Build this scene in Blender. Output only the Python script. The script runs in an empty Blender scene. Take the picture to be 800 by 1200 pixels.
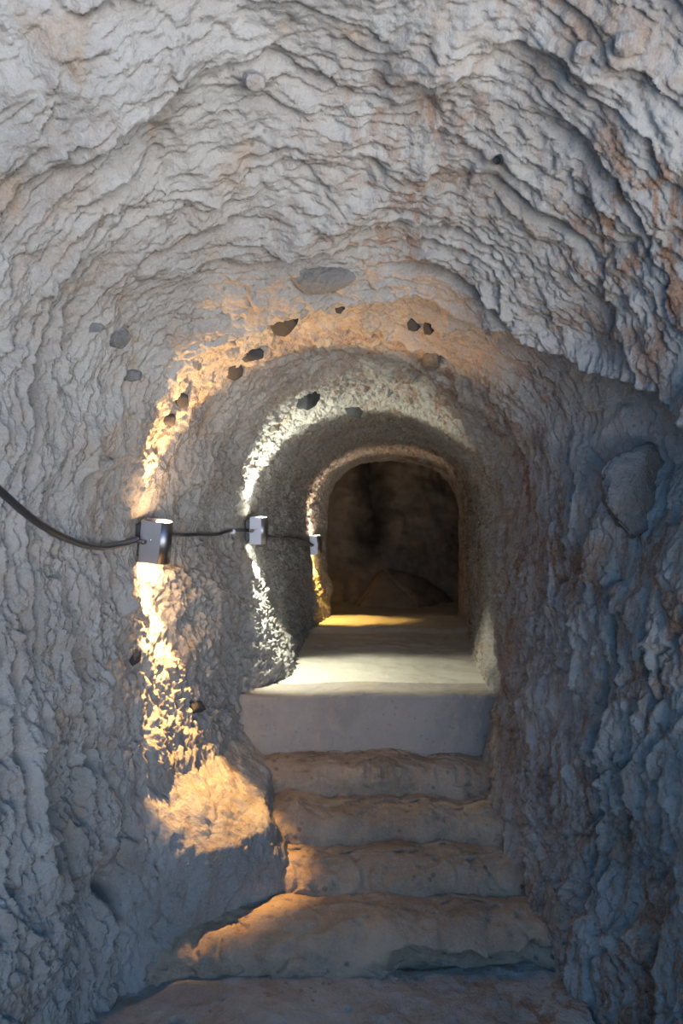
import bpy, bmesh, math, random
import numpy as np
from mathutils import Vector, Matrix
from mathutils.bvhtree import BVHTree

# ------------------------------------------------------------------ camera, sky, exposure
SC = bpy.context.scene
COL = SC.collection
EYE = 1.55                       # lens height above the entrance floor
F = 933.0                        # focal length in pixels of the 800 x 1200 frame (28 mm on a 36 mm high frame)

cam_d = bpy.data.cameras.new('camera')
cam_d.sensor_fit = 'VERTICAL'; cam_d.sensor_height = 36.0; cam_d.sensor_width = 24.0
cam_d.lens = 36.0 * F / 1200.0
cam_d.clip_start = 0.02
cam_d.dof.use_dof = True; cam_d.dof.focus_distance = 2.45; cam_d.dof.aperture_fstop = 5.0
cam = bpy.data.objects.new('camera', cam_d); COL.objects.link(cam)
cam.location = (0, 0, EYE); cam.rotation_euler = (math.pi / 2, 0, 0)
SC.camera = cam

vs = SC.view_settings
vs.view_transform = 'Standard'; vs.look = 'None'; vs.gamma = 1.0; vs.use_curve_mapping = False
vs.exposure = -0.2

w = bpy.data.worlds.new('sky'); SC.world = w; w.use_nodes = True
nt = w.node_tree; nt.nodes.clear()
out = nt.nodes.new('ShaderNodeOutputWorld'); bg = nt.nodes.new('ShaderNodeBackground')
tc = nt.nodes.new('ShaderNodeTexCoord'); dot = nt.nodes.new('ShaderNodeVectorMath'); dot.operation = 'DOT_PRODUCT'
d = Vector((0.34, -0.84, -0.40)).normalized(); dot.inputs[1].default_value = d
ramp = nt.nodes.new('ShaderNodeValToRGB')
r = ramp.color_ramp
r.elements[0].position = 0.30; r.elements[0].color = (0.22, 0.70, 1.45, 1)
r.elements[1].position = 0.97; r.elements[1].color = (13.0, 12.8, 12.5, 1)
e = r.elements.new(0.79); e.color = (0.26, 1.02, 2.30, 1)
nt.links.new(tc.outputs['Generated'], dot.inputs[0]); nt.links.new(dot.outputs['Value'], ramp.inputs[0])
nt.links.new(ramp.outputs[0], bg.inputs[0]); bg.inputs[1].default_value = 1.0
nt.links.new(bg.outputs[0], out.inputs[0])

# ------------------------------------------------------------------ noise
RNG = np.random.RandomState(11)
PERM = np.concatenate([RNG.permutation(256)] * 2).astype(np.int64)
G3 = RNG.normal(size=(256, 3)); G3 /= np.linalg.norm(G3, axis=1)[:, None]
J2 = RNG.rand(65536, 5)

def perlin(x, y, z):
    xi, yi, zi = np.floor(x).astype(np.int64), np.floor(y).astype(np.int64), np.floor(z).astype(np.int64)
    xf, yf, zf = x - xi, y - yi, z - zi
    def fade(t): return t * t * t * (t * (t * 6 - 15) + 10)
    u, v, ww = fade(xf), fade(yf), fade(zf)
    res = 0
    for dx in (0, 1):
        wx = u if dx else 1 - u
        for dy in (0, 1):
            wy = v if dy else 1 - v
            for dz in (0, 1):
                wz = ww if dz else 1 - ww
                h = PERM[PERM[PERM[(xi + dx) & 255] + ((yi + dy) & 255)] + ((zi + dz) & 255)]
                g = G3[h]
                res = res + wx * wy * wz * (g[..., 0] * (xf - dx) + g[..., 1] * (yf - dy) + g[..., 2] * (zf - dz))
    return res * 1.6

def fbm(p, scale, octv=4, gain=0.5, seed=0.0, ridge=False):
    a, tot, s = 1.0, 0.0, scale
    for o in range(octv):
        n = perlin(p[..., 0] * s + seed + o * 17.3, p[..., 1] * s + seed * 1.7 + o * 5.1, p[..., 2] * s + seed * 0.3)
        if ridge: n = 1 - 2 * np.abs(n)
        tot = tot + a * n; a *= gain; s *= 2.03
    return tot

def plates(s, t, cs, ct, seed, tilt=1.0):
    """chipped facets: every cell is its own tilted little plane"""
    x, y = s / cs, t / ct
    xi, yi = np.floor(x).astype(np.int64), np.floor(y).astype(np.int64)
    best = np.full(x.shape, 9e9); sec = np.full(x.shape, 9e9); val = np.zeros(x.shape)
    for dx in (-1, 0, 1):
        for dy in (-1, 0, 1):
            cx, cy = xi + dx, yi + dy
            h = (cx * 7919 + cy * 104729 + seed * 1299709) & 65535
            h = (h * 40503 + 12345) & 65535
            r_ = J2[h]
            ex, ey = x - (cx + r_[..., 0]), y - (cy + r_[..., 1])
            dd = ex * ex + ey * ey
            v = (r_[..., 2] - 0.5) + tilt * ((r_[..., 3] - 0.5) * ex * 1.2 + (r_[..., 4] - 0.2) * ey * 1.6)
            m = dd < best
            sec = np.where(m, best, np.minimum(sec, dd))
            val = np.where(m, v, val); best = np.where(m, dd, best)
    return val, np.sqrt(sec) - np.sqrt(best)

def smooth(a, b, x):
    t = np.clip((x - a) / (b - a), 0, 1); return t * t * (3 - 2 * t)

# ------------------------------------------------------------------ materials
def new_mat(name):
    m = bpy.data.materials.new(name); m.use_nodes = True
    n = m.node_tree; b = n.nodes['Principled BSDF']
    return m, n, b

def rock_mat(name, base, alt, stain, stain_amt=0.5, speck=0.25, bump=0.35, rough=0.92, fine=90.0, stretch=(1, 1, 1), speck_scale=38.0, rust_lamp_tint=0.0):
    m, n, b = new_mat(name); L = n.links.new
    co = n.nodes.new('ShaderNodeTexCoord'); mp = n.nodes.new('ShaderNodeMapping'); mp.inputs['Scale'].default_value = stretch
    L(co.outputs['Object'], mp.inputs[0]); P = mp.outputs[0]
    def noise(scale, det, rough_=0.6, dist=0.0):
        x = n.nodes.new('ShaderNodeTexNoise'); x.inputs['Scale'].default_value = scale; x.inputs['Detail'].default_value = det
        x.inputs['Roughness'].default_value = rough_; x.inputs['Distortion'].default_value = dist; L(P, x.inputs['Vector']); return x.outputs['Fac']
    def rampf(src, a, c):
        x = n.nodes.new('ShaderNodeMapRange'); x.inputs[1].default_value = a; x.inputs[2].default_value = c
        x.interpolation_type = 'SMOOTHSTEP'; L(src, x.inputs[0]); return x.outputs[0]
    def mix(fac, c1, c2, k=1.0):
        x = n.nodes.new('ShaderNodeMix'); x.data_type = 'RGBA'
        if k != 1.0:
            q = n.nodes.new('ShaderNodeMath'); q.operation = 'MULTIPLY'; q.inputs[1].default_value = k; L(fac, q.inputs[0]); fac = q.outputs[0]
        L(fac, x.inputs['Factor'])
        for s_, c in ((x.inputs['A'], c1), (x.inputs['B'], c2)):
            if isinstance(c, tuple): s_.default_value = (*c, 1)
            else: L(c, s_)
        return x.outputs['Result']
    c = mix(rampf(noise(3.5, 6, 0.65), 0.35, 0.68), base, alt)
    c = mix(rampf(noise(7.0, 5, 0.6, 0.6), 0.52, 0.72), c, stain, stain_amt)
    if rust_lamp_tint:
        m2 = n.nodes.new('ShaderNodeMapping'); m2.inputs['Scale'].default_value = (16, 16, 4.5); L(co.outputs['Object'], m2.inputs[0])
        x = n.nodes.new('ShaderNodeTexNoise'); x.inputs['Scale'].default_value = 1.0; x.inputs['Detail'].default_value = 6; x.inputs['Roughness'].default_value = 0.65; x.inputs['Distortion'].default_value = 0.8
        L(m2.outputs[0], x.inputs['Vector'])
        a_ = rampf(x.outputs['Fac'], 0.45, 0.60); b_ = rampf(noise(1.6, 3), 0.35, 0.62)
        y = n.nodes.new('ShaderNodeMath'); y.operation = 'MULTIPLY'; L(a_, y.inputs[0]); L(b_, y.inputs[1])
        sep = n.nodes.new('ShaderNodeSeparateXYZ'); L(co.outputs['Object'], sep.inputs[0])   # rusty stain plus painted orange lamp spill, stronger on the right side
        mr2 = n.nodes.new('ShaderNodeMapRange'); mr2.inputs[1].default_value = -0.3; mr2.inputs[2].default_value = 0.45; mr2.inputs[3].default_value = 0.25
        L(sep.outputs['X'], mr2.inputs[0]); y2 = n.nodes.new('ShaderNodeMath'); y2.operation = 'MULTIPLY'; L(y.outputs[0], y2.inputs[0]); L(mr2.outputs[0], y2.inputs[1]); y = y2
        c = mix(y.outputs[0], c, (0.17, 0.075, 0.03), rust_lamp_tint)
    grain = noise(fine * 1.7, 4, 0.7)
    c = mix(rampf(grain, 0.3, 0.75), c, tuple(min(1, q * 1.22) for q in base), 0.35)
    vor = n.nodes.new('ShaderNodeTexVoronoi'); vor.inputs['Scale'].default_value = speck_scale; L(P, vor.inputs['Vector'])
    sp = rampf(vor.outputs['Distance'], 0.30, 0.14)
    mask = rampf(noise(11.0, 3), 0.5, 0.62)
    mul = n.nodes.new('ShaderNodeMath'); mul.operation = 'MULTIPLY'; L(sp, mul.inputs[0]); L(mask, mul.inputs[1])
    c = mix(mul.outputs[0], c, tuple(q * 0.38 for q in base), speck)
    L(c, b.inputs['Base Color']); b.inputs['Roughness'].default_value = rough
    b.inputs['Specular IOR Level'].default_value = 0.25
    h1 = noise(fine * 0.45, 6, 0.68, 0.3); h2 = noise(fine * 2.2, 4, 0.65)
    ad = n.nodes.new('ShaderNodeMath'); ad.operation = 'MULTIPLY_ADD'; ad.inputs[1].default_value = 0.35
    L(h2, ad.inputs[0]); L(h1, ad.inputs[2])
    bp = n.nodes.new('ShaderNodeBump'); bp.inputs['Strength'].default_value = bump; bp.inputs['Distance'].default_value = 0.02
    L(ad.outputs[0], bp.inputs['Height']); L(bp.outputs[0], b.inputs['Normal'])
    return m

def plain(name, col, rough=0.5, metal=0.0, emit=None, estr=0.0):
    m, n, b = new_mat(name)
    b.inputs['Base Color'].default_value = (*col, 1); b.inputs['Roughness'].default_value = rough; b.inputs['Metallic'].default_value = metal
    nz = n.nodes.new('ShaderNodeTexNoise'); nz.inputs['Scale'].default_value = 60; nz.inputs['Detail'].default_value = 3
    mr = n.nodes.new('ShaderNodeMapRange'); mr.inputs[3].default_value = max(0, rough - 0.08); mr.inputs[4].default_value = min(1, rough + 0.08)
    n.links.new(nz.outputs['Fac'], mr.inputs[0]); n.links.new(mr.outputs[0], b.inputs['Roughness'])
    if emit:
        b.inputs['Emission Color'].default_value = (*emit, 1); b.inputs['Emission Strength'].default_value = estr
    return m

M_tuff = rock_mat('tuff', (0.30, 0.285, 0.265), (0.205, 0.19, 0.175), (0.27, 0.17, 0.09), 0.5, 0.6, bump=0.7, rust_lamp_tint=0.95)
M_step = rock_mat('step_stone', (0.32, 0.245, 0.18), (0.20, 0.15, 0.11), (0.15, 0.095, 0.06), 0.65, 0.8, bump=0.6, fine=80.0, speck_scale=26.0)
M_cement = rock_mat('cement', (0.29, 0.25, 0.215), (0.21, 0.185, 0.165), (0.36, 0.28, 0.20), 0.6, 0.3, bump=0.25, fine=140.0)
M_floor = rock_mat('floor_dust', (0.42, 0.385, 0.33), (0.36, 0.32, 0.27), (0.32, 0.27, 0.20), 0.3, 0.3, bump=0.3, fine=160.0)
M_dark = rock_mat('dark_stone', (0.034, 0.036, 0.042), (0.026, 0.027, 0.031), (0.06, 0.05, 0.045), 0.3, 0.2, bump=0.25, fine=80.0)
M_boulder = rock_mat('boulder_stone', (0.17, 0.168, 0.165), (0.085, 0.083, 0.083), (0.26, 0.22, 0.17), 0.5, 0.4, bump=0.9, fine=60.0)
M_back = rock_mat('back_rock', (0.40, 0.28, 0.18), (0.28, 0.19, 0.12), (0.18, 0.12, 0.08), 0.6, 0.5)

# soot stain on the far chamber wall
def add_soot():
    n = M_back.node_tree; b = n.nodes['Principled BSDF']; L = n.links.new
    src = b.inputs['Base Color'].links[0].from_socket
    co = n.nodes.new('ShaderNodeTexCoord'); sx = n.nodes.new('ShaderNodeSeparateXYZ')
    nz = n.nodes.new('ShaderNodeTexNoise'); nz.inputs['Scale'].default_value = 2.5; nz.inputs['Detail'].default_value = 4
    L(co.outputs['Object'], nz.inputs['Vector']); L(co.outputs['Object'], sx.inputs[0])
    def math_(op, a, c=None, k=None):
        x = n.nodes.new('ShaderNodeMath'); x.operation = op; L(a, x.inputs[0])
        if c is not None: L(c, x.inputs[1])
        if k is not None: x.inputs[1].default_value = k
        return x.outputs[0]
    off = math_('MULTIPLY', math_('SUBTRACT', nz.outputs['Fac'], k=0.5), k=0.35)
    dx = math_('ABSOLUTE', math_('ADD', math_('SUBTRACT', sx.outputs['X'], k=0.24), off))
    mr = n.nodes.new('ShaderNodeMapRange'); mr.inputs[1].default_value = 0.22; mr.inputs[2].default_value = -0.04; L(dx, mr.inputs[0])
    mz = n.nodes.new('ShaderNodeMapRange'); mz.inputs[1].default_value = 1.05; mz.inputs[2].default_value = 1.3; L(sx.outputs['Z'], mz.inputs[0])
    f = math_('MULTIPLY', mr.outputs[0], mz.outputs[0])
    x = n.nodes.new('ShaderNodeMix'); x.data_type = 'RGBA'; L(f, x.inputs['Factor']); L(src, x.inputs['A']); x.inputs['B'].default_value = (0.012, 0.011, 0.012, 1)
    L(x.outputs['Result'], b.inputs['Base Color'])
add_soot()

M_steel = plain('brushed_steel', (0.20, 0.20, 0.22), 0.40, 1.0)
M_gland = plain('nickel', (0.62, 0.62, 0.63), 0.25, 1.0)
M_rubber = plain('black_rubber', (0.018, 0.02, 0.024), 0.35)
M_black = plain('black_plastic', (0.015, 0.015, 0.016), 0.45)
M_clip = plain('white_clip', (0.75, 0.76, 0.78), 0.3)

# ------------------------------------------------------------------ mesh helpers
def grid_mesh(name, V, mat, kind=None, flip=False):
    """V: (rows, cols, 3) -> one smooth mesh object"""
    R_, C_ = V.shape[:2]
    idx = np.arange(R_ * C_).reshape(R_, C_)
    q = np.stack([idx[:-1, :-1], idx[:-1, 1:], idx[1:, 1:], idx[1:, :-1]], -1).reshape(-1, 4)
    if flip: q = q[:, ::-1]
    me = bpy.data.meshes.new(name)
    me.vertices.add(R_ * C_); me.vertices.foreach_set('co', V.reshape(-1).astype(np.float32))
    me.loops.add(q.size); me.loops.foreach_set('vertex_index', q.reshape(-1).astype(np.int32))
    me.polygons.add(len(q)); me.polygons.foreach_set('loop_start', np.arange(0, q.size, 4, dtype=np.int32))
    me.polygons.foreach_set('use_smooth', np.ones(len(q), dtype=bool))
    me.update(calc_edges=True); me.validate()
    me.materials.append(mat)
    o = bpy.data.objects.new(name, me); COL.objects.link(o)
    if kind: o['kind'] = kind
    return o

def bm_obj(name, bm, mat, parent=None, smooth_=True):
    bmesh.ops.recalc_face_normals(bm, faces=bm.faces)
    me = bpy.data.meshes.new(name); bm.to_mesh(me); bm.free()
    if smooth_:
        for p in me.polygons: p.use_smooth = True
    me.materials.append(mat)
    o = bpy.data.objects.new(name, me); COL.objects.link(o)
    if parent: o.parent = parent
    return o

def tag(o, label, cat, group=None):
    o['label'] = label; o['category'] = cat
    if group: o['group'] = group
    return o

def pixel(V):
    """where a point shows in the 800 x 1200 frame, used for measuring"""
    return 400 + F * V[..., 0] / V[..., 1], 600 - F * (V[..., 2] - EYE) / V[..., 1]

# ------------------------------------------------------------------ the tunnel shell
#        Y     XL     XR     top    spring floor  nexp  footL footR rows
KEYS = [
    (0.95, -1.18,  1.20,  1.50,  0.15, -1.75, 2.3, 0.10, 0.10, 60),
    (1.40, -0.99,  1.00,  1.17,  0.13, -1.72, 2.3, 0.12, 0.10, 110),
    (1.75, -0.85,  0.87,  0.94,  0.10, -1.70, 2.3, 0.14, 0.10, 110),
    (2.10, -0.745, 0.77,  0.765, 0.06, -1.68, 2.2, 0.14, 0.10, 100),
    (2.38, -0.670, 0.68,  0.645, 0.03, -1.60, 2.15, 0.16, 0.08, 90),
    (2.60, -0.640, 0.64,  0.625, -0.04, -1.35, 2.1, 0.36, 0.08, 90),
    (3.00, -0.520, 0.620, 0.555,-0.04, -1.10, 2.1, 0.22, 0.10, 90),
    (3.40, -0.415, 0.655, 0.475,-0.03, -0.80, 2.1, 0.22, 0.06, 90),
    (4.20, -0.310, 0.720, 0.445,-0.05, -0.80, 2.2, 0.10, 0.05, 90),
    (5.00, -0.200, 0.785, 0.400,-0.06, -0.80, 2.4, 0.08, 0.03, 50),
    (5.30, -0.105, 0.785, 0.340,-0.08, -0.80, 2.5, 0.05, 0.02, 20),
    (5.42, -0.20,  0.88,  0.42, -0.08, -0.82, 2.5, 0.00, 0.00, 30),
    (5.60, -0.75,  1.35,  0.80, -0.05, -0.82, 2.6, 0.00, 0.00, 60),
    (7.00, -0.85,  1.60,  0.85, -0.05, -0.82, 2.6, 0.00, 0.00, 0),
]
def catmull(keys):
    K = np.array(keys, float); cols = K[:, :9]; rows = K[:, 9].astype(int); outp = []
    for i in range(len(K) - 1):
        p1, p2 = cols[i], cols[i + 1]
        p0 = cols[i - 1] if i else 2 * p1 - p2
        p3 = cols[i + 2] if i + 2 < len(K) else 2 * p2 - p1
        t = np.linspace(0, 1, rows[i], endpoint=False)[:, None]
        # finite-difference tangents scaled by Y spacing, damped
        dy = p2[0] - p1[0]
        m1 = (p2 - p0) / max(p2[0] - p0[0], 1e-6) * dy; m2 = (p3 - p1) / max(p3[0] - p1[0], 1e-6) * dy
        if 9 <= i <= 12: m1 = m2 = (p2 - p1)
        h00 = 2*t**3 - 3*t**2 + 1; h10 = t**3 - 2*t**2 + t; h01 = -2*t**3 + 3*t**2; h11 = t**3 - t**2
        outp.append(h00*p1 + h10*m1 + h01*p2 + h11*m2)
    outp.append(cols[-1:]); return np.concatenate(outp)
ST = catmull(KEYS)
NV = len(ST); NU = 1000
NLOW = 300                                   # columns of each side wall below the spring line
Y = ST[:, 0:1]; XL = ST[:, 1:2]; XR = ST[:, 2:3]; TOP = ST[:, 3:4]; SPR = ST[:, 4:5]; FLR = ST[:, 5:6]; NE = ST[:, 6:7]; FL = ST[:, 7:8]; FR = ST[:, 8:9]
q = np.linspace(1, 0, NLOW, endpoint=False)[None, :]
lowL = np.stack([XL + FL * q ** 1.7, Y + 0 * q, SPR + (FLR - SPR) * q], -1)
th = np.linspace(math.pi, 0, NU - 2 * NLOW)[None, :]
cx = (XL + XR) / 2; rx = (XR - XL) / 2
ct, st_ = np.cos(th), np.sin(th)
arch = np.stack([cx + rx * np.sign(ct) * np.abs(ct) ** (2 / NE), Y + 0 * th, SPR + (TOP - SPR) * np.abs(st_) ** (2 / NE)], -1)
qr = np.linspace(0, 1, NLOW + 1)[None, 1:]
lowR = np.stack([XR - FR * qr ** 2.2, Y + 0 * qr, SPR + (FLR - SPR) * qr], -1)
B = np.concatenate([lowL, arch, lowR], 1)
NU = B.shape[1]
# arc-even resampling of every ring
seg = np.linalg.norm(np.diff(B, axis=1), axis=2); acc = np.concatenate([np.zeros((NV, 1)), np.cumsum(seg, 1)], 1)
acc /= acc[:, -1:]
uu = np.linspace(0, 1, NU)
for i in range(NV):
    for k in range(3): B[i, :, k] = np.interp(uu, acc[i], B[i, :, k])
for _ in range(6):                            # soften the spring line
    B[:, 1:-1] = 0.25 * B[:, :-2] + 0.5 * B[:, 1:-1] + 0.25 * B[:, 2:]
# the wall foot spreads into a trodden ramp beside the steps
hgt = B[..., 2]
ramp_ = np.minimum(1.3 * np.maximum(-0.84 - hgt, 0) ** 1.1, np.interp(B[..., 1], [2.3, 2.55, 2.75, 3.1], [0.22, 0.20, 0.13, 0.08])) * smooth(2.22, 2.50, B[..., 1]) * (1 - smooth(2.95, 3.12, B[..., 1])) * (B[..., 0] < 0)
B[..., 0] += ramp_
B[..., 2] += EYE

dU = np.gradient(B, axis=1); dV = np.gradient(B, axis=0)
N = np.cross(dU, dV); N /= np.maximum(np.linalg.norm(N, axis=2, keepdims=True), 1e-9)
ctr = np.stack([cx[:, 0], Y[:, 0], np.full(NV, EYE - 0.1)], -1)[:, None, :]
sgn = np.sign(np.sum(N * (ctr - B) * np.array([1, 0, 1]), axis=2).mean())
N *= sgn                                      # points into the tunnel

dens = 1.0 + 1.0 * smooth(0.14, 0.30, np.abs(uu - 0.5))        # rounder chips on the walls, longer ones on the vault
su = np.cumsum(dens); su = su / su[-1] * 4.0 * dens.mean()
S = np.broadcast_to(uu[None, :] * 4.0, B.shape[:2]).copy()
S2 = np.broadcast_to(su[None, :], B.shape[:2]).copy()
tl = np.concatenate([[0], np.cumsum(np.linalg.norm(np.diff(B[:, NU // 2], axis=0), axis=1) * 0.5 + np.abs(np.diff(B[:, NU // 2, 1])) * 0.5)])
T = np.broadcast_to(tl[:, None], B.shape[:2]).copy()
ang = np.arctan2(B[..., 2] - EYE - SPR, B[..., 0] - cx)       # 0 = right wall, pi/2 = crown, pi = left wall
Yg = B[..., 1]

# lips: the outer brow ends in a broken edge and the vault steps back behind it
deg = np.degrees(ang)
ylip = np.interp(deg, [-20, 0, 6, 20, 36, 55, 90, 120, 150, 180], [1.55, 1.70, 1.80, 2.05, 2.24, 2.32, 2.38, 2.40, 2.42, 2.44])
ylip = ylip + 0.035 * fbm(B, 4.0, 3, seed=3.0)
amp = np.interp(deg, [-15, 5, 25, 60, 90, 130, 165, 180], [0.0, 1.5, 1.6, 0.9, 0.75, 0.7, 0.15, 0.0]); amp = np.where(deg < -15, 0, amp)
xl_ = Yg - ylip
lip_in = np.exp(np.minimum(xl_, 0) / 0.22) * 0.045
lip_out = np.exp(-np.maximum(xl_, 0) / np.interp(deg, [0, 30, 60, 90], [0.50, 0.40, 0.26, 0.20])) * np.interp(deg, [0, 30, 60, 90], [0.10, 0.09, 0.05, 0.045])
sw = smooth(-0.018, 0.018, xl_)
D = amp * ((1 - sw) * lip_in - sw * lip_out)
# second lip in front of the middle lamp
yl2 = 3.27 + 0.03 * fbm(B, 5.0, 3, seed=7.0)
x2 = Yg - yl2; sw2 = smooth(-0.02, 0.02, x2)
a2 = np.interp(deg, [20, 60, 100, 185], [0.0, 0.6, 1.0, 1.0]); a2 = np.where((deg < 0), 0.0, a2)
D += 0.45 * a2 * ((1 - sw2) * np.exp(np.minimum(x2, 0) / 0.2) * 0.018 - sw2 * np.exp(-np.maximum(x2, 0) / 0.2) * 0.028)

near = 1 - smooth(2.2, 3.6, Yg)
crown = np.clip(np.sin(np.clip(ang, 0, math.pi)), 0, 1)
lowfade = 1.0
D += 0.045 * fbm(B, 2.3, 3, seed=1.0) * (0.45 + 0.55 * near)
warp = 0.10 * fbm(B, 3.0, 3, seed=5.0); warp2 = 0.10 * fbm(B, 3.0, 3, seed=9.0)
p1, e1 = plates(S2 + warp, T + warp2, 0.24, 0.10, 1)
p2, e2 = plates(S2 + warp * 0.7, T + warp2 * 0.7, 0.13, 0.045, 2)
p3, e3 = plates(S2 + warp * 0.6, T + warp2 * 0.6, 0.055, 0.020, 3)
p4, e4 = plates(S2 + warp * 0.3, T + warp2 * 0.3, 0.024, 0.012, 4)
patch = smooth(-0.4, 0.5, fbm(B, 3.2, 2, seed=21.0))
patch2 = smooth(-0.5, 0.6, fbm(B, 5.0, 2, seed=23.0))
D += p1 * 0.020 * (0.5 + 0.5 * near)
wallw = 0.8 + np.where(B[..., 0] < 0, 0.5, 0.15) * (1 - crown)
D += p2 * 0.012 * wallw * (0.5 + 0.5 * near) * (0.4 + 0.8 * patch)
D += p3 * 0.0090 * wallw * (0.35 + 0.9 * patch2)
D += p4 * 0.0055 * (0.5 + 0.6 * patch)
D -= 0.012 * np.exp(-(e1 / 0.04) ** 2) * near * patch * patch2
ridg = fbm(np.stack([S * 6, T * 11, S * 0], -1), 1.0, 4, seed=31.0, ridge=True)
D += 0.007 * ridg * (0.5 + 0.5 * near)
D += 0.0085 * fbm(B, 22.0, 4, gain=0.65, seed=13.0)
D += 0.010 * fbm(B, 17.0, 4, gain=0.6, seed=17.0) * smooth(2.5, 3.2, Yg)
chamber = smooth(5.30, 5.40, Yg)
D *= 1 - 0.55 * smooth(4.9, 5.25, Yg) * (1 - chamber)

LAMPS = [(-0.640, 2.55, EYE - 0.04), (-0.395, 3.40, EYE - 0.08), (-0.200, 5.0, EYE - 0.205)]
# named bulges and hollows: (pixel x, pixel y, radius in metres, height in metres)
BULGES = [
    (110, 75, 0.16, 0.060), (150, 150, 0.10, -0.03), (125, 190, 0.09, 0.025),
    (297, 90, 0.035, 0.030), (350, 262, 0.055, 0.040), (400, 240, 0.07, 0.030),
    (690, 62, 0.05, 0.030), (735, 52, 0.05, 0.030), (510, 60, 0.08, 0.03),
    (735, 570, 0.12, -0.035),
    
    (60, 950, 0.09, -0.06), (120, 1045, 0.08, -0.06), (40, 1080, 0.14, 0.05), (90, 770, 0.06, -0.05),
    (250, 700, 0.14, 0.05), (235, 560, 0.12, 0.03), (285, 665, 0.06, 0.025), (335, 690, 0.08, 0.02),
    (385, 690, 0.07, 0.03),
]
px, py = pixel(B)
# hanging flakes: thicken towards a broken edge, then drop: (pixel x, pixel y, half length, run-up, height)
FLAKES = [(350, 272, .075, .12, .040), (415, 250, .06, .08, .028), (130, 128, .11, .16, .065), (130, 208, .07, .09, .030), (510, 75, .06, .09, .030), (690, 78, .06, .08, .03),
          (560, 325, .14, .10, .022), (235, 300, .10, .09, .020), (400, 338, .16, .09, .024), (480, 180, .10, .09, .018), (300, 180, .10, .10, .018), (620, 200, .08, .09, .02), (60, 330, .08, .09, .025)]
for bx, by, ls, run, hh in FLAKES:
    k = np.argmin((px - bx) ** 2 + (py - by) ** 2 + np.where(Yg > 5.35, 1e6, 0))
    ds = S - S.reshape(-1)[k] + 0.3 * warp; dt = T - T.reshape(-1)[k] + 0.4 * warp2 + 0.012 * fbm(B, 14.0, 3, seed=bx * 0.1)
    D += hh * np.exp(-(ds / ls) ** 4) * np.where(dt < 0, np.exp(dt / run * 1.6), np.exp(-(dt / 0.011) ** 2))
# deep clefts running down the walls: (pixel x, pixel y, half length, half width, depth, slant)
CLEFTS = [(90, 770, .09, .018, .060, .15), (58, 955, .10, .026, .085, .2), (85, 1035, .09, .014, .05, .1), (128, 1040, .08, .022, .080, .25),
          (130, 650, .07, .012, .035, .2), (40, 690, .09, .012, .035, .15), (95, 540, .07, .014, .04, .25), (35, 470, .10, .014, .04, .2),
          (110, 900, .06, .016, .05, .4), (20, 850, .12, .014, .04, .1), (150, 700, .05, .012, .03, .1),
          (700, 880, .13, .014, .045, -.1), (735, 930, .12, .014, .045, -.1), (665, 800, .10, .012, .04, -.1), (640, 690, .12, .012, .035, -.05),
          (760, 760, .09, .014, .04, -.1), (610, 560, .10, .012, .03, -.05), (660, 560, .08, .014, .04, -.1), (690, 1030, .07, .014, .045, .1),
          (770, 1060, .12, .014, .045, -.1), (720, 740, .08, .013, .04, -.05), (130, 150, .07, .016, .045, 0), (150, 205, .05, .012, .035, 0),
          (230, 270, .10, .012, .03, 0), (480, 255, .12, .012, .03, 0), (520, 320, .14, .014, .035, 0), (350, 290, .10, .012, .03, 0), (640, 240, .10, .012, .03, 0)]
for bx, by, ls, lt, dep, sl in CLEFTS:
    k = np.argmin((px - bx) ** 2 + (py - by) ** 2 + np.where(Yg > 5.35, 1e6, 0))
    ds = S - S.reshape(-1)[k] + 0.3 * warp; dt = T - T.reshape(-1)[k] + 0.35 * warp2
    dt = dt + sl * ds * 0.4
    g = np.exp(-(ds / ls) ** 2)
    dep *= 1.5; lt *= 0.9
    D -= dep * g * np.exp(-(dt / lt) ** 2); D += 0.35 * dep * g * np.exp(-((dt + 2.3 * lt) / (1.6 * lt)) ** 2)
for bx, by, rad, hh in BULGES:
    k = np.argmin((px - bx) ** 2 + (py - by) ** 2 + np.where(Yg > 5.35, 1e6, 0))
    c = B.reshape(-1, 3)[k]
    d2 = np.sum((B - c) ** 2, -1)
    D += hh * np.exp(-d2 / (rad * rad))

for lp in LAMPS:                              # the rock was dressed flat where the lamps are fixed
    d2 = np.sum((B - np.array(lp)) ** 2, -1)
    D *= 1 - np.exp(-d2 / 0.09 ** 2)
    D *= 1 - 0.45 * np.exp(-((Yg - lp[1] - 0.05) / 0.12) ** 2) * (B[..., 0] < lp[0] + 0.1) * np.exp(-np.abs(B[..., 2] - lp[2]) / 0.45)
foot = smooth(-0.72, -0.92, B[..., 2] - EYE) * (B[..., 0] < 0) * smooth(2.24, 2.42, Yg)
D *= 1 - 0.75 * foot
D += foot * (0.012 * fbm(B, 9.0, 4, seed=33.0) + 0.003 * fbm(B, 40.0, 3, seed=34.0))
P = B + N * D[..., None]
iL = int(NU * 0.40); iR = int(NU * 0.60)
vis_rows = NV
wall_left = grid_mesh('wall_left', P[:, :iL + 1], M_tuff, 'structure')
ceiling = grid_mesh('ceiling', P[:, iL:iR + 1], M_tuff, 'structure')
wall_right = grid_mesh('wall_right', P[:, iR:], M_tuff, 'structure')

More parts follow.
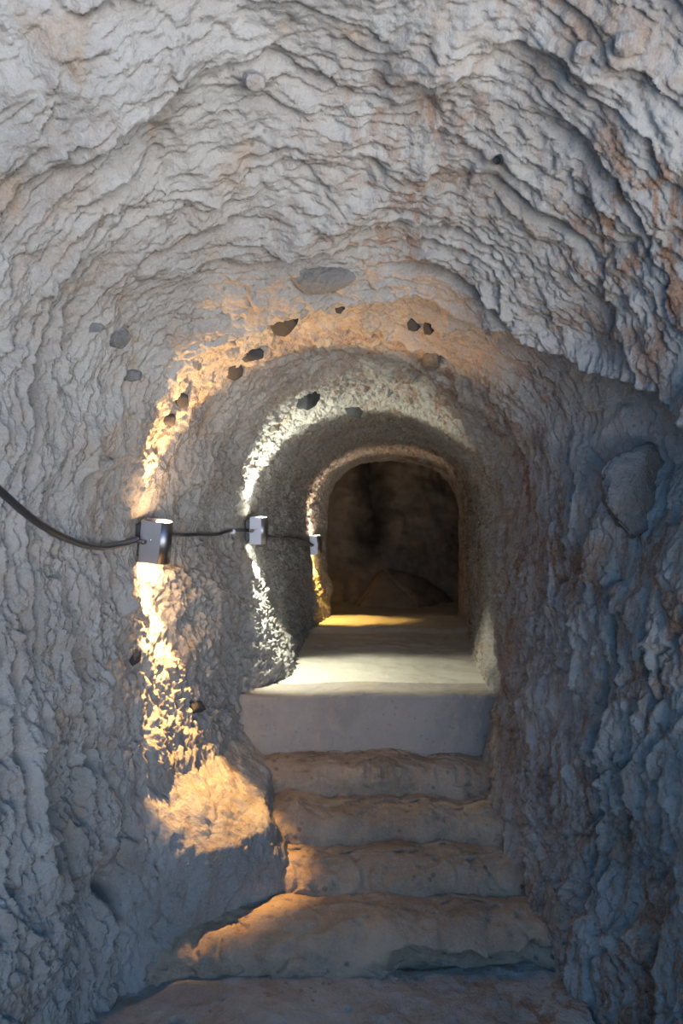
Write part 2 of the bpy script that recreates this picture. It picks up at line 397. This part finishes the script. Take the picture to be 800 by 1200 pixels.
# coarse copy for measuring where rays from the lens meet the rock
stp = 3
Pc = P[::stp, ::stp]; rr, cc = Pc.shape[:2]
ii = np.arange(rr * cc).reshape(rr, cc)
qc = np.stack([ii[:-1, :-1], ii[:-1, 1:], ii[1:, 1:], ii[1:, :-1]], -1).reshape(-1, 4)
BVH = BVHTree.FromPolygons([tuple(v) for v in Pc.reshape(-1, 3)], [tuple(int(k) for k in f_) for f_ in qc])
def hit(x, y):
    dr = Vector(((x - 400) / F, 1.0, (600 - y) / F)).normalized()
    loc, nrm, _, _ = BVH.ray_cast(Vector((0, 0, EYE)), dr)
    if nrm.dot(dr) > 0: nrm = -nrm
    return loc, nrm

# back wall of the far chamber
gx = np.linspace(-1.3, 2.1, 260); gz = np.linspace(-0.95, 1.0, 170)
GX, GZ = np.meshgrid(gx, gz)
W = np.stack([GX, 6.75 - 0.25 * ((GX - 0.4) / 1.2) ** 2 - 0.18 * smooth(-0.35, -0.8, GZ), GZ + EYE], -1)
W[..., 1] += 0.16 * fbm(W, 1.6, 4, seed=41.0) + 0.03 * fbm(W, 9.0, 4, seed=43.0)
W[..., 1] += 0.22 * np.exp(-((GX - 0.24) / 0.13) ** 2) * smooth(-0.45, -0.15, GZ)
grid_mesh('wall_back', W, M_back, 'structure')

# floor of the tunnel and the chamber
fx = np.linspace(-1.0, 1.8, 240); fy = np.concatenate([np.linspace(3.12, 5.4, 300), np.linspace(5.41, 6.9, 80)])
FX, FY = np.meshgrid(fx, fy)
Fl = np.stack([FX, FY, np.full(FX.shape, EYE - 0.705)], -1)
Fl[..., 2] += 0.012 * fbm(Fl, 2.2, 3, seed=51.0) + 0.004 * fbm(Fl, 14.0, 4, seed=52.0) + 0.02 * smooth(4.62, 4.70, FY) - 0.05 * smooth(5.3, 5.42, FY)
grid_mesh('floor', Fl, M_floor, 'structure')
# entrance floor, below the first step
fx = np.linspace(-1.3, 1.3, 300); fy = np.linspace(-1.3, 2.6, 420)
FX, FY = np.meshgrid(fx, fy)
Fe = np.stack([FX, FY, np.full(FX.shape, EYE - 1.47)], -1)
Fe[..., 2] += 0.03 * fbm(Fe, 3.0, 4, seed=61.0) + 0.006 * fbm(Fe, 18.0, 4, seed=62.0)
Fe[..., 2] += 0.10 * smooth(0.62, 0.78, FX)
grid_mesh('floor', Fe, M_tuff, 'structure')

# unseen low rock walls added around the lens to block part of the daylight
def shade_wall(name, p0, p1, z0, z1, seed):
    n1, n2 = 120, 90
    a = np.linspace(0, 1, n1)[None, :]; b = np.linspace(0, 1, n2)[:, None]
    V = np.zeros((n2, n1, 3))
    V[..., 0] = p0[0] + (p1[0] - p0[0]) * a + 0 * b; V[..., 1] = p0[1] + (p1[1] - p0[1]) * a + 0 * b
    V[..., 2] = EYE + z0 + (z1 - z0) * b + 0 * a
    nx_, ny_ = p1[1] - p0[1], -(p1[0] - p0[0]); l_ = math.hypot(nx_, ny_)
    k = 0.06 * fbm(V, 2.5, 4, seed=seed) + 0.012 * fbm(V, 12.0, 3, seed=seed + 3)
    V[..., 0] += k * nx_ / l_; V[..., 1] += k * ny_ / l_
    top = b > 0.8; V[..., 2] += 0.08 * fbm(V, 2.0, 3, seed=seed + 5) * smooth(0.6, 1.0, b)
    grid_mesh(name, V, M_tuff, 'structure')
shade_wall('wall_shade_left', (-1.16, 1.05), (-1.30, -1.25), -1.75, 0.0, 111.0)
shade_wall('wall_shade_right', (1.18, 1.05), (1.30, -1.25), -1.75, -1.05, 121.0)
shade_wall('wall_shade_front', (-1.4, -1.2), (1.4, -1.2), -1.75, -1.35, 131.0)

# ------------------------------------------------------------------ steps cut in the rock
def step(x0, x1, yn, top, bottom, depth, rad, mat, label, rough=1.0, slope=0.10, seed=0, nx=260, hollow=None):
    prof = [(depth, 0.0)]
    for k in range(26): prof.append((depth * (1 - (k + 1) / 27) + rad * 1.2 * ((k + 1) / 27), 0.0))
    for k in range(25):
        a = math.pi / 2 * k / 24
        prof.append((rad * 1.2 * (1 - math.sin(a)), -rad * (1 - math.cos(a))))
    hgt = top - bottom
    for k in range(1, 31): prof.append((0.0 - 0.006 * k / 30, -rad - (hgt + 0.03 - rad) * k / 30))
    prof.append((depth * 0.5, -hgt - 0.04)); prof.append((depth, -hgt - 0.04))
    pr = np.array(prof)
    xs = np.linspace(x0, x1, nx)
    m = len(pr)
    V = np.zeros((nx, m, 3))
    V[..., 0] = xs[:, None]; V[..., 1] = yn + pr[None, :, 0]; V[..., 2] = EYE + top + pr[None, :, 1] - slope * (depth - pr[None, :, 0]).clip(0, None) * (pr[None, :, 0] > -0.5) * 0 
    V[..., 2] -= slope * np.clip(0.16 - pr[None, :, 0], 0, None) * np.clip(1 + pr[None, :, 1] / max(hgt, 1e-3), 0, 1)
    low = np.stack([V[..., 0], V[..., 0] * 0 + yn, V[..., 0] * 0 + seed], -1)
    vis = (np.arange(m) > 1) & (np.arange(m) < m - 2)
    V[..., 1] += rough * 0.028 * fbm(low, 2.6, 3, seed=70.0 + seed)
    V[..., 2] += rough * 0.018 * fbm(low, 3.4, 3, seed=80.0 + seed) * np.clip(1 + pr[None, :, 1] / hgt, 0, 1)
    dn = 0.016 * fbm(V, 6.0, 4, seed=90.0 + seed) + 0.0035 * fbm(V, 36.0, 3, seed=95.0 + seed)
    pv, ev = plates(V[..., 0] + 0.03 * fbm(V, 9, 2), V[..., 2] - V[..., 1], 0.09, 0.05, 20 + int(seed))
    dn = dn + 0.006 * pv
    pits, _e = plates(V[..., 0], V[..., 2] * 1.0 - V[..., 1], 0.035, 0.03, 40 + int(seed))
    dn = dn - 0.010 * smooth(0.42, 0.62, pits) + 0.004 * fbm(V, 18.0, 4, gain=0.65, seed=97.0)
    V[..., 1] -= rough * dn * 0.9 * vis; V[..., 2] += rough * dn * 0.6 * vis
    if hollow:
        hx0, hx1, dp = hollow
        rel = (EYE + top - V[..., 2]) / hgt + 0.25 * fbm(V, 7.0, 3, seed=8.8)
        V[..., 1] += dp * smooth(hx0 - 0.04, hx0 + 0.03, V[..., 0]) * (1 - smooth(hx1 - 0.05, hx1 + 0.05, V[..., 0])) * smooth(0.50, 0.66, rel - 0.22 * (1 - ((V[..., 0] - (hx0 + hx1) / 2) / ((hx1 - hx0) / 2)) ** 2).clip(0, 1) + 0.15) * vis
    bm = bmesh.new()
    vv = [[bm.verts.new(V[i, j]) for j in range(m)] for i in range(nx)]
    for i in range(nx - 1):
        for j in range(m):
            k = (j + 1) % m
            bm.faces.new((vv[i][j], vv[i + 1][j], vv[i + 1][k], vv[i][k]))
    bm.faces.new(vv[0]); bm.faces.new(vv[-1][::-1])
    o = bm_obj('stone_step', bm, mat)
    return tag(o, label, 'step', 'steps climbing into the tunnel')

step(-0.85, 0.66, 1.97, -1.345, -1.46, 0.40, 0.035, M_tuff, 'lowest pale worn step at the very bottom edge of the stairs', seed=1, slope=0.05)
step(-0.95, 0.76, 2.29, -1.215, -1.345, 0.30, 0.10, M_step, 'widest step with a dark hollow scooped under its right half', seed=2, hollow=(0.16, 0.60, 0.06))
step(-0.72, 0.74, 2.53, -1.115, -1.23, 0.22, 0.085, M_step, 'rounded tan step, third from the bottom, just above the widest step', seed=3)
step(-0.70, 0.70, 2.69, -1.022, -1.13, 0.24, 0.080, M_step, 'rounded tan step, fourth from the bottom, level with the lamp-lit foot of the left wall', seed=4)
step(-0.55, 0.66, 2.88, -0.915, -1.035, 0.22, 0.07, M_step, 'narrow tan step, fifth from the bottom, just under the grey slab face', seed=5)
step(-0.40, 0.64, 3.04, -0.700, -0.93, 0.22, 0.014, M_cement, 'tall flat grey slab step topping the stairs at the edge of the lit floor', rough=0.35, slope=0.0, seed=6)

# ------------------------------------------------------------------ stones set in the rock
def stone(pxl, pyl, wpx, hpx, label, mat=M_dark, seed=0, out_=0.55, thick=None, rot=0.0, name='embedded_stone', cat='stone', npts=13, group='dark stones set in the tunnel rock'):
    loc, nrm = hit(pxl, pyl)
    rnd = random.Random(seed)
    a = Vector((1, 0, 0)) - nrm * nrm.x
    a.normalize(); b = nrm.cross(a).normalized()
    if b.z < 0: b = -b
    c0 = pixel(np.array(loc)); 
    def ppm(vv):
        p_ = pixel(np.array(loc + vv * 0.01)); return max(math.hypot(p_[0] - c0[0], p_[1] - c0[1]) / 0.01, 90)
    ha, hb = wpx / ppm(a) / 2, hpx / ppm(b) / 2
    hn = thick if thick else 0.6 * min(ha, hb)
    bm = bmesh.new()
    for k in range(npts):
        t = 2 * math.pi * (k + rnd.uniform(-0.3, 0.3)) / npts; rr_ = rnd.uniform(0.82, 1.05)
        for zz, sh in ((0.55, 0.78), (-0.6, 1.0)):
            bm.verts.new((math.cos(t) * rr_ * sh, math.sin(t) * rr_ * sh, zz + rnd.uniform(-0.15, 0.15)))
    bm.verts.new((rnd.uniform(-.3, .3), rnd.uniform(-.3, .3), 0.8))
    bmesh.ops.convex_hull(bm, input=list(bm.verts))
    for v in [v for v in bm.verts if not v.link_faces]: bm.verts.remove(v)
    bmesh.ops.bevel(bm, geom=list(bm.edges), offset=0.05, segments=1, affect='EDGES')
    bmesh.ops.triangulate(bm, faces=list(bm.faces))
    bmesh.ops.subdivide_edges(bm, edges=list(bm.edges), cuts=3, use_grid_fill=True)
    arr = np.array([v.co[:] for v in bm.verts])
    dn = 0.07 * fbm(arr, 1.6, 4, seed=seed * 3.1) 
    cr, sr = math.cos(rot), math.sin(rot)
    rotm = Matrix((a, b, nrm)).transposed()
    for v, k in zip(bm.verts, dn):
        c_ = v.co * (1 + k)
        c_ = Vector((c_.x * cr - c_.y * sr, c_.x * sr + c_.y * cr, c_.z))
        v.co = rotm @ Vector((c_.x * ha, c_.y * hb, c_.z * hn))
    o = bm_obj(name, bm, mat); o.location = loc + nrm * hn * (out_ - 0.45)
    tag(o, label, cat, group)
    return o

def boulder():
    loc, nrm = hit(742, 578)
    rnd = random.Random(3); bm = bmesh.new()
    k_ = 2.1 / F                                # metres per pixel at that depth
    # (pixel x, pixel y, metres towards the viewer) of the corners of its broken faces
    cor = [(698, 556, .03), (722, 534, .05), (762, 520, .045), (782, 545, .02), (776, 590, .02), (766, 622, .03), (738, 632, .045), (718, 612, .07),
           (706, 585, .075), (735, 575, .095), (752, 548, .075)]
    vdir = Vector((-0.30, -0.95, 0.05)).normalized()
    for x, y, t in cor:
        base = Vector(((x - 742) * k_, 0, -(y - 578) * k_))
        base.y = base.x * 0.15
        bm.verts.new(base + vdir * t); bm.verts.new(base * 1.05 - vdir * 0.10)
    bmesh.ops.convex_hull(bm, input=list(bm.verts))
    for v in [v for v in bm.verts if not v.link_faces]: bm.verts.remove(v)
    bmesh.ops.bevel(bm, geom=list(bm.edges), offset=0.004, segments=2, affect='EDGES')
    bmesh.ops.triangulate(bm, faces=list(bm.faces))
    bmesh.ops.subdivide_edges(bm, edges=[e_ for e_ in bm.edges if e_.calc_length() > 0.02], cuts=8, use_grid_fill=True)
    arr = np.array([v.co[:] for v in bm.verts]); dn = 0.009 * fbm(arr, 14.0, 4, gain=0.6, seed=7.7) + 0.006 * fbm(arr * np.array([1, 1, 4.0]), 12.0, 3, seed=9.1)
    bm.normal_update()
    for v, k in zip(bm.verts, dn): v.co += v.normal * k
    o = bm_obj('boulder', bm, M_boulder); o.location = loc + vdir * 0.03
    tag(o, 'big angular grey boulder lodged in the right wall under the overhanging brow', 'boulder')
boulder()
stone(332, 377, 44, 45, 'dark four-sided stone at the crown of the orange-lit arch', seed=5, npts=5, out_=0.35)
stone(296, 416, 32, 20, 'small pointed dark stone inside the orange band, upper of two', seed=6, rot=0.2, npts=6)
stone(274, 434, 28, 22, 'oval dark stone inside the orange band, lower of two', seed=7, npts=8)
stone(212, 468, 22, 30, 'tall dark stone on the left haunch of the orange arch', seed=8, npts=6, rot=-0.4)
stone(198, 492, 20, 20, 'dark stone just below the tall one on the left haunch of the orange arch', seed=9, npts=6)
stone(141, 397, 30, 20, 'round grey stone in the pale rock left of the orange arch', M_boulder, 10, npts=9)
stone(112, 384, 26, 15, 'flat grey stone left of the round one in the pale left vault', M_boulder, 11, npts=7)
stone(150, 440, 36, 18, 'long grey stone against the outer left edge of the orange arch', M_boulder, 12, rot=0.5, npts=7)
stone(380, 326, 92, 36, 'large flat dark stone in the shaded brow above the orange arch', M_boulder, 13, npts=8)
stone(484, 380, 18, 20, 'small dark stone in the dim brown brow right of the crown, left of a pair', seed=14, npts=6)
stone(503, 384, 20, 18, 'small dark stone in the dim brown brow right of the crown, right of a pair', seed=15, npts=6)
stone(398, 361, 14, 15, 'smallest dark stone right beside the four-sided crown stone', seed=16, npts=6)
stone(505, 424, 24, 24, 'rounded grey stone in the reddish vault over the tunnel mouth', M_boulder, 17, npts=9)
stone(362, 462, 40, 33, 'dark pointed stone just above the white-lit arch', seed=18, npts=5)
stone(415, 478, 30, 21, 'dark block biting into the upper edge of the white-lit arch', seed=19, npts=6)
stone(228, 830, 30, 24, 'dark triangular stone low on the left wall above the lamp-lit foot', seed=20, npts=4)
stone(158, 770, 15, 24, 'dark wedge stone in the light streak below the nearest lamp', seed=21, npts=5)
stone(297, 93, 34, 28, 'pale knob of rock jutting from the brow near the top', M_tuff, 22, 1.1, 0.022, npts=9, name='jutting_rock', cat='rock', group='pale rock knobs on the brow')
stone(684, 66, 34, 26, 'grey knob in the top right of the brow, left of two', M_tuff, 25, 1.0, 0.02, npts=8, name='jutting_rock', cat='rock', group='pale rock knobs on the brow')
stone(733, 54, 36, 30, 'grey knob in the top right of the brow, right of two', M_tuff, 26, 1.0, 0.022, npts=8, name='jutting_rock', cat='rock', group='pale rock knobs on the brow')

# sloping slab at the foot of the far wall
def far_slab():
    bm = bmesh.new()
    pts = [(0.10, 6.1, -0.75), (0.62, 6.05, -0.75), (0.95, 6.5, -0.76), (0.1, 6.75, -0.76),
           (0.34, 6.42, -0.46), (0.55, 6.5, -0.50), (0.75, 6.6, -0.58), (0.34, 6.75, -0.48), (0.7, 6.75, -0.55)]
    for p_ in pts: bm.verts.new((p_[0], p_[1], p_[2] + EYE))
    bmesh.ops.convex_hull(bm, input=list(bm.verts))
    for v in [v for v in bm.verts if not v.link_faces]: bm.verts.remove(v)
    bmesh.ops.bevel(bm, geom=list(bm.edges), offset=0.02, segments=2, affect='EDGES')
    bmesh.ops.triangulate(bm, faces=list(bm.faces)); bmesh.ops.subdivide_edges(bm, edges=list(bm.edges), cuts=4, use_grid_fill=True)
    arr = np.array([v.co[:] for v in bm.verts]); dn = 0.02 * fbm(arr, 6.0, 4, seed=99.0)
    for v, k in zip(bm.verts, dn): v.co.z += k
    o = bm_obj('rock_slab', bm, M_back)
    tag(o, 'smooth brown slab of rock sloping up at the foot of the dark far wall', 'rock')
far_slab()

# small drilled hole plug in the brow
def plug():
    loc, nrm = hit(584, 187)
    bm = bmesh.new(); rot = nrm.to_track_quat('Z', 'Y').to_matrix().to_4x4()
    bmesh.ops.create_cone(bm, cap_ends=True, segments=20, radius1=0.012, radius2=0.009, depth=0.016)
    top = [f for f in bm.faces if f.normal.z > 0.9]
    r_ = bmesh.ops.inset_region(bm, faces=top, thickness=0.003)
    for f in top:
        for v in f.verts: v.co.z -= 0.006
    bmesh.ops.transform(bm, matrix=rot, verts=bm.verts)
    o = bm_obj('wall_plug', bm, M_black, smooth_=False); o.location = loc + nrm * 0.002
    tag(o, 'tiny round dark plug in the pale brow at upper right', 'plug')
plug()

# ------------------------------------------------------------------ lamps
def d_profile(x0, x1, hy, n=20):
    pts = [(x0, -hy)]
    for k in range(n + 1):
        a = -math.pi / 2 + math.pi * k / n
        pts.append((x1 - hy + hy * math.cos(a), hy * math.sin(a)))
    pts.append((x0, hy)); return pts

def prism(pts, z0, z1, bevel=0.0):
    bm = bmesh.new()
    lo = [bm.verts.new((x, y, z0)) for x, y in pts]; hi = [bm.verts.new((x, y, z1)) for x, y in pts]
    n = len(pts)
    for i in range(n): bm.faces.new((lo[i], lo[(i + 1) % n], hi[(i + 1) % n], hi[i]))
    bm.faces.new(lo[::-1]); bm.faces.new(hi)
    return bm

def shell(pts_out, pts_in, z0, z1, recess):
    """open-ended tube: outer wall, rims, inner wall down to a floor at each end"""
    bm = bmesh.new(); n = len(pts_out)
    def ring(p_, z): return [bm.verts.new((x, y, z)) for x, y in p_]
    R_ = [ring(pts_in, z0 + recess), ring(pts_in, z0), ring(pts_out, z0), ring(pts_out, z1), ring(pts_in, z1), ring(pts_in, z1 - recess)]
    for a, b in zip(R_[:-1], R_[1:]):
        for i in range(n): bm.faces.new((a[i], a[(i + 1) % n], b[(i + 1) % n], b[i]))
    bm.faces.new(R_[0]); bm.faces.new(R_[-1][::-1])
    return bm

def lamp(label, pos, size, rot, cup, cdn, pup, pdn, tilt_up, tilt_dn, cone_up, cone_dn, squash_up, squash_dn, lean_up=0, lean_dn=0, glow_up=140.0, glow_dn=140.0, screw=True):
    L_, HY, H = size
    t = bpy.data.objects.new('wall_lamp', None); COL.objects.link(t); t.location = pos; t.rotation_euler = rot
    t.empty_display_size = 0.05
    tag(t, label, 'lamp', 'up-and-down lamps along the left wall')
    po = d_profile(0.0, L_, HY); pi_ = d_profile(0.003, L_ - 0.003, HY - 0.003)
    body = bm_obj('housing', shell(po, pi_, -H / 2, H / 2, 0.008), M_steel, t, smooth_=False)
    for p_ in body.data.polygons: p_.use_smooth = abs(p_.normal.z) < 0.5 and p_.normal.x > 0.02
    bm = prism([(-0.02, -HY * 0.7), (0.0, -HY * 0.7), (0.0, HY * 0.7), (-0.02, HY * 0.7)], -H * 0.38, H * 0.38)
    bmesh.ops.bevel(bm, geom=list(bm.edges), offset=0.002, segments=1, affect='EDGES')
    bm_obj('mounting_bracket', bm, M_black, t, smooth_=False)
    for sg, colr, pw, tl_, cone, sq, ln_ in ((1, cup, pup, tilt_up, cone_up, squash_up, lean_up), (-1, cdn, pdn, tilt_dn, cone_dn, squash_dn, lean_dn)):
        em = plain('lens_glow', (0.9, 0.9, 0.9), 0.3, 0.0, tuple(0.12 + 0.88 * c for c in colr), glow_up if sg > 0 else glow_dn)
        bm = bmesh.new()
        bmesh.ops.create_cone(bm, cap_ends=True, segments=28, radius1=HY * 0.86, radius2=HY * 0.8, depth=0.004)
        ln = bm_obj('lens', bm, em, t, smooth_=False); ln.location = (L_ - HY, 0, sg * (H / 2 - 0.005))
        ld = bpy.data.lights.new('lamp_beam', 'SPOT'); ld.energy = pw; ld.color = colr; ld.spot_size = math.radians(cone); ld.spot_blend = 0.35
        ld.shadow_soft_size = 0.010
        lo = bpy.data.objects.new('lamp_beam', ld); COL.objects.link(lo); lo.parent = t
        lo.location = (L_ - HY, 0, sg * (H / 2 + 0.012))
        lo.rotation_euler = (math.pi if sg > 0 else 0, 0, 0)
        # tilt about the local Y axis: positive leans the beam out into the tunnel (+X)
        base = Matrix.Rotation(math.pi, 4, 'X') if sg > 0 else Matrix.Identity(4)
        tilt = Matrix.Rotation(math.radians(tl_) * (1 if sg > 0 else -1), 4, 'Y')
        lo.matrix_local = Matrix.Translation(lo.location) @ tilt @ Matrix.Rotation(math.radians(ln_), 4, 'X') @ base @ Matrix.Diagonal((1.0, sq, 1.0, 1.0))
    if screw:
        bm = bmesh.new(); bmesh.ops.create_uvsphere(bm, u_segments=12, v_segments=8, radius=0.0035)
        for v in bm.verts: v.co.y *= 0.6
        o = bm_obj('screw', bm, M_gland, t); o.location = (L_ * 0.36, -HY - 0.0005, H * 0.06)
    bm = bmesh.new()
    bmesh.ops.create_cone(bm, cap_ends=True, segments=8, radius1=0.0085, radius2=0.0085, depth=0.012)
    for v in bm.verts: v.co.z += 0.0
    r2 = bmesh.ops.create_cone(bm, cap_ends=True, segments=20, radius1=0.0075, radius2=0.0060, depth=0.016)
    for v in r2['verts']: v.co.z += 0.013
    bmesh.ops.rotate(bm, verts=bm.verts, matrix=Matrix.Rotation(math.pi / 2, 3, 'X'))
    g = bm_obj('cable_gland', bm, M_gland, t, smooth_=False); g.location = (L_ * 0.14, -HY - 0.004, 0.0); g.rotation_euler = (0, 0, -0.7)
    return t

WARM = (1.0, 0.55, 0.20); WHITE = (0.97, 1.0, 0.80); PINK = (1.0, 0.74, 0.50); YEL = (1.0, 0.60, 0.14)
lamp('nearest and largest brushed steel wall lamp, leaning, with warm orange beams', (-0.638, 2.55, EYE - 0.088), (0.094, 0.030, 0.136), (math.radians(9), math.radians(7), 0),
     WARM, (1.0, 0.54, 0.17), 70.0, 180.0, 14, 3, 100, 66, 0.42, 0.50, -7, -7, 200.0, 520.0)
lamp('middle wall lamp, upright, with cool white beams', (-0.389, 3.40, EYE - 0.078), (0.074, 0.026, 0.115), (math.radians(4), math.radians(1), 0),
     WHITE, WHITE, 42.0, 58.0, 14, 18, 125, 120, 0.38, 0.46)
lamp('farthest and smallest wall lamp, beside the dark doorway, yellow light below it', (-0.196, 5.0, EYE - 0.208), (0.070, 0.026, 0.118), (math.radians(2), math.radians(-3), 0),
     PINK, YEL, 15.0, 38.0, 14, 8, 125, 100, 0.20, 0.55)

lamp('unseen wall lamp added inside the dark far chamber for its dim glow, left of its doorway', (-0.60, 6.15, EYE - 0.15), (0.070, 0.026, 0.118), (0, 0, 0),
     PINK, YEL, 1.6, 1.6, 20, 25, 120, 120, 0.9, 0.9, 0, 0, 40.0, 40.0)  # added lamp, out of view, supplies the far chamber's dim warm light

# ------------------------------------------------------------------ cables
def tube(name, pts, rad, mat, parent=None, sides=14):
    P_ = [Vector(p_) for p_ in pts]; path = []
    for i in range(len(P_) - 1):
        p0 = P_[i - 1] if i else 2 * P_[0] - P_[1]; p3 = P_[i + 2] if i + 2 < len(P_) else 2 * P_[-1] - P_[-2]
        for k in range(10):
            t = k / 10
            path.append(0.5 * ((2 * P_[i]) + (P_[i + 1] - p0) * t + (2 * p0 - 5 * P_[i] + 4 * P_[i + 1] - p3) * t * t + (3 * P_[i] - p0 - 3 * P_[i + 1] + p3) * t ** 3))
    path.append(P_[-1])
    bm = bmesh.new(); rings = []; up = Vector((0, 0, 1))
    for i, c_ in enumerate(path):
        tg = (path[min(i + 1, len(path) - 1)] - path[max(i - 1, 0)]).normalized()
        sd = tg.cross(up).normalized(); u2 = sd.cross(tg).normalized()
        rings.append([bm.verts.new(c_ + sd * rad * math.cos(2 * math.pi * k / sides) + u2 * rad * math.sin(2 * math.pi * k / sides)) for k in range(sides)])
    for a, b in zip(rings[:-1], rings[1:]):
        for k in range(sides): bm.faces.new((a[k], a[(k + 1) % sides], b[(k + 1) % sides], b[k]))
    bm.faces.new(rings[0][::-1]); bm.faces.new(rings[-1])
    return bm_obj(name, bm, mat, parent)

def on_wall(x, y, off):
    loc, nrm = hit(x, y); return loc + nrm * off
def ray_at(x, y, Y_): return Vector(((x - 400) / F * Y_, Y_, EYE + (600 - y) / F * Y_))

c1 = [ray_at(-60, 512, 1.50), ray_at(-25, 549, 1.58), ray_at(0, 575, 1.66), ray_at(45, 613, 1.84), ray_at(85, 634, 2.04), ray_at(115, 641, 2.22), ray_at(142, 638, 2.38), ray_at(160, 632, 2.49)]
cab = tube('power_cable', c1, 0.0092, M_rubber)
tag(cab, 'thick black cable sagging from the left edge to the nearest lamp', 'cable', 'cables linking the lamps')
c2 = [ray_at(196, 626, 2.585)] + [on_wall(x, y, 0.010) for x, y in ((212, 627), (230, 627), (250, 626), (266, 624))] + [on_wall(284, 622, 0.014), ray_at(297, 622, 3.37)]
cab2 = tube('power_cable', c2, 0.0065, M_rubber)
tag(cab2, 'black cable with a white clip, running from the nearest lamp to the middle lamp', 'cable', 'cables linking the lamps')
p_ = on_wall(270, 623, 0.012)
bm = bmesh.new(); bmesh.ops.create_cube(bm, size=1.0)
bmesh.ops.scale(bm, vec=(0.022, 0.018, 0.018), verts=bm.verts)
bmesh.ops.bevel(bm, geom=list(bm.edges), offset=0.003, segments=2, affect='EDGES')
cl = bm_obj('cable_clip', bm, M_clip, cab2); cl.location = p_; cl['label'] = 'small white clip'
c3 = [ray_at(313, 628, 3.42)] + [on_wall(x, y, 0.010) for x, y in ((322, 630), (334, 631), (345, 632), (355, 634))] + [ray_at(367, 639, 4.98)]
cab3 = tube('power_cable', c3, 0.0065, M_rubber)
tag(cab3, 'thin black cable running from the middle lamp to the farthest lamp', 'cable', 'cables linking the lamps')
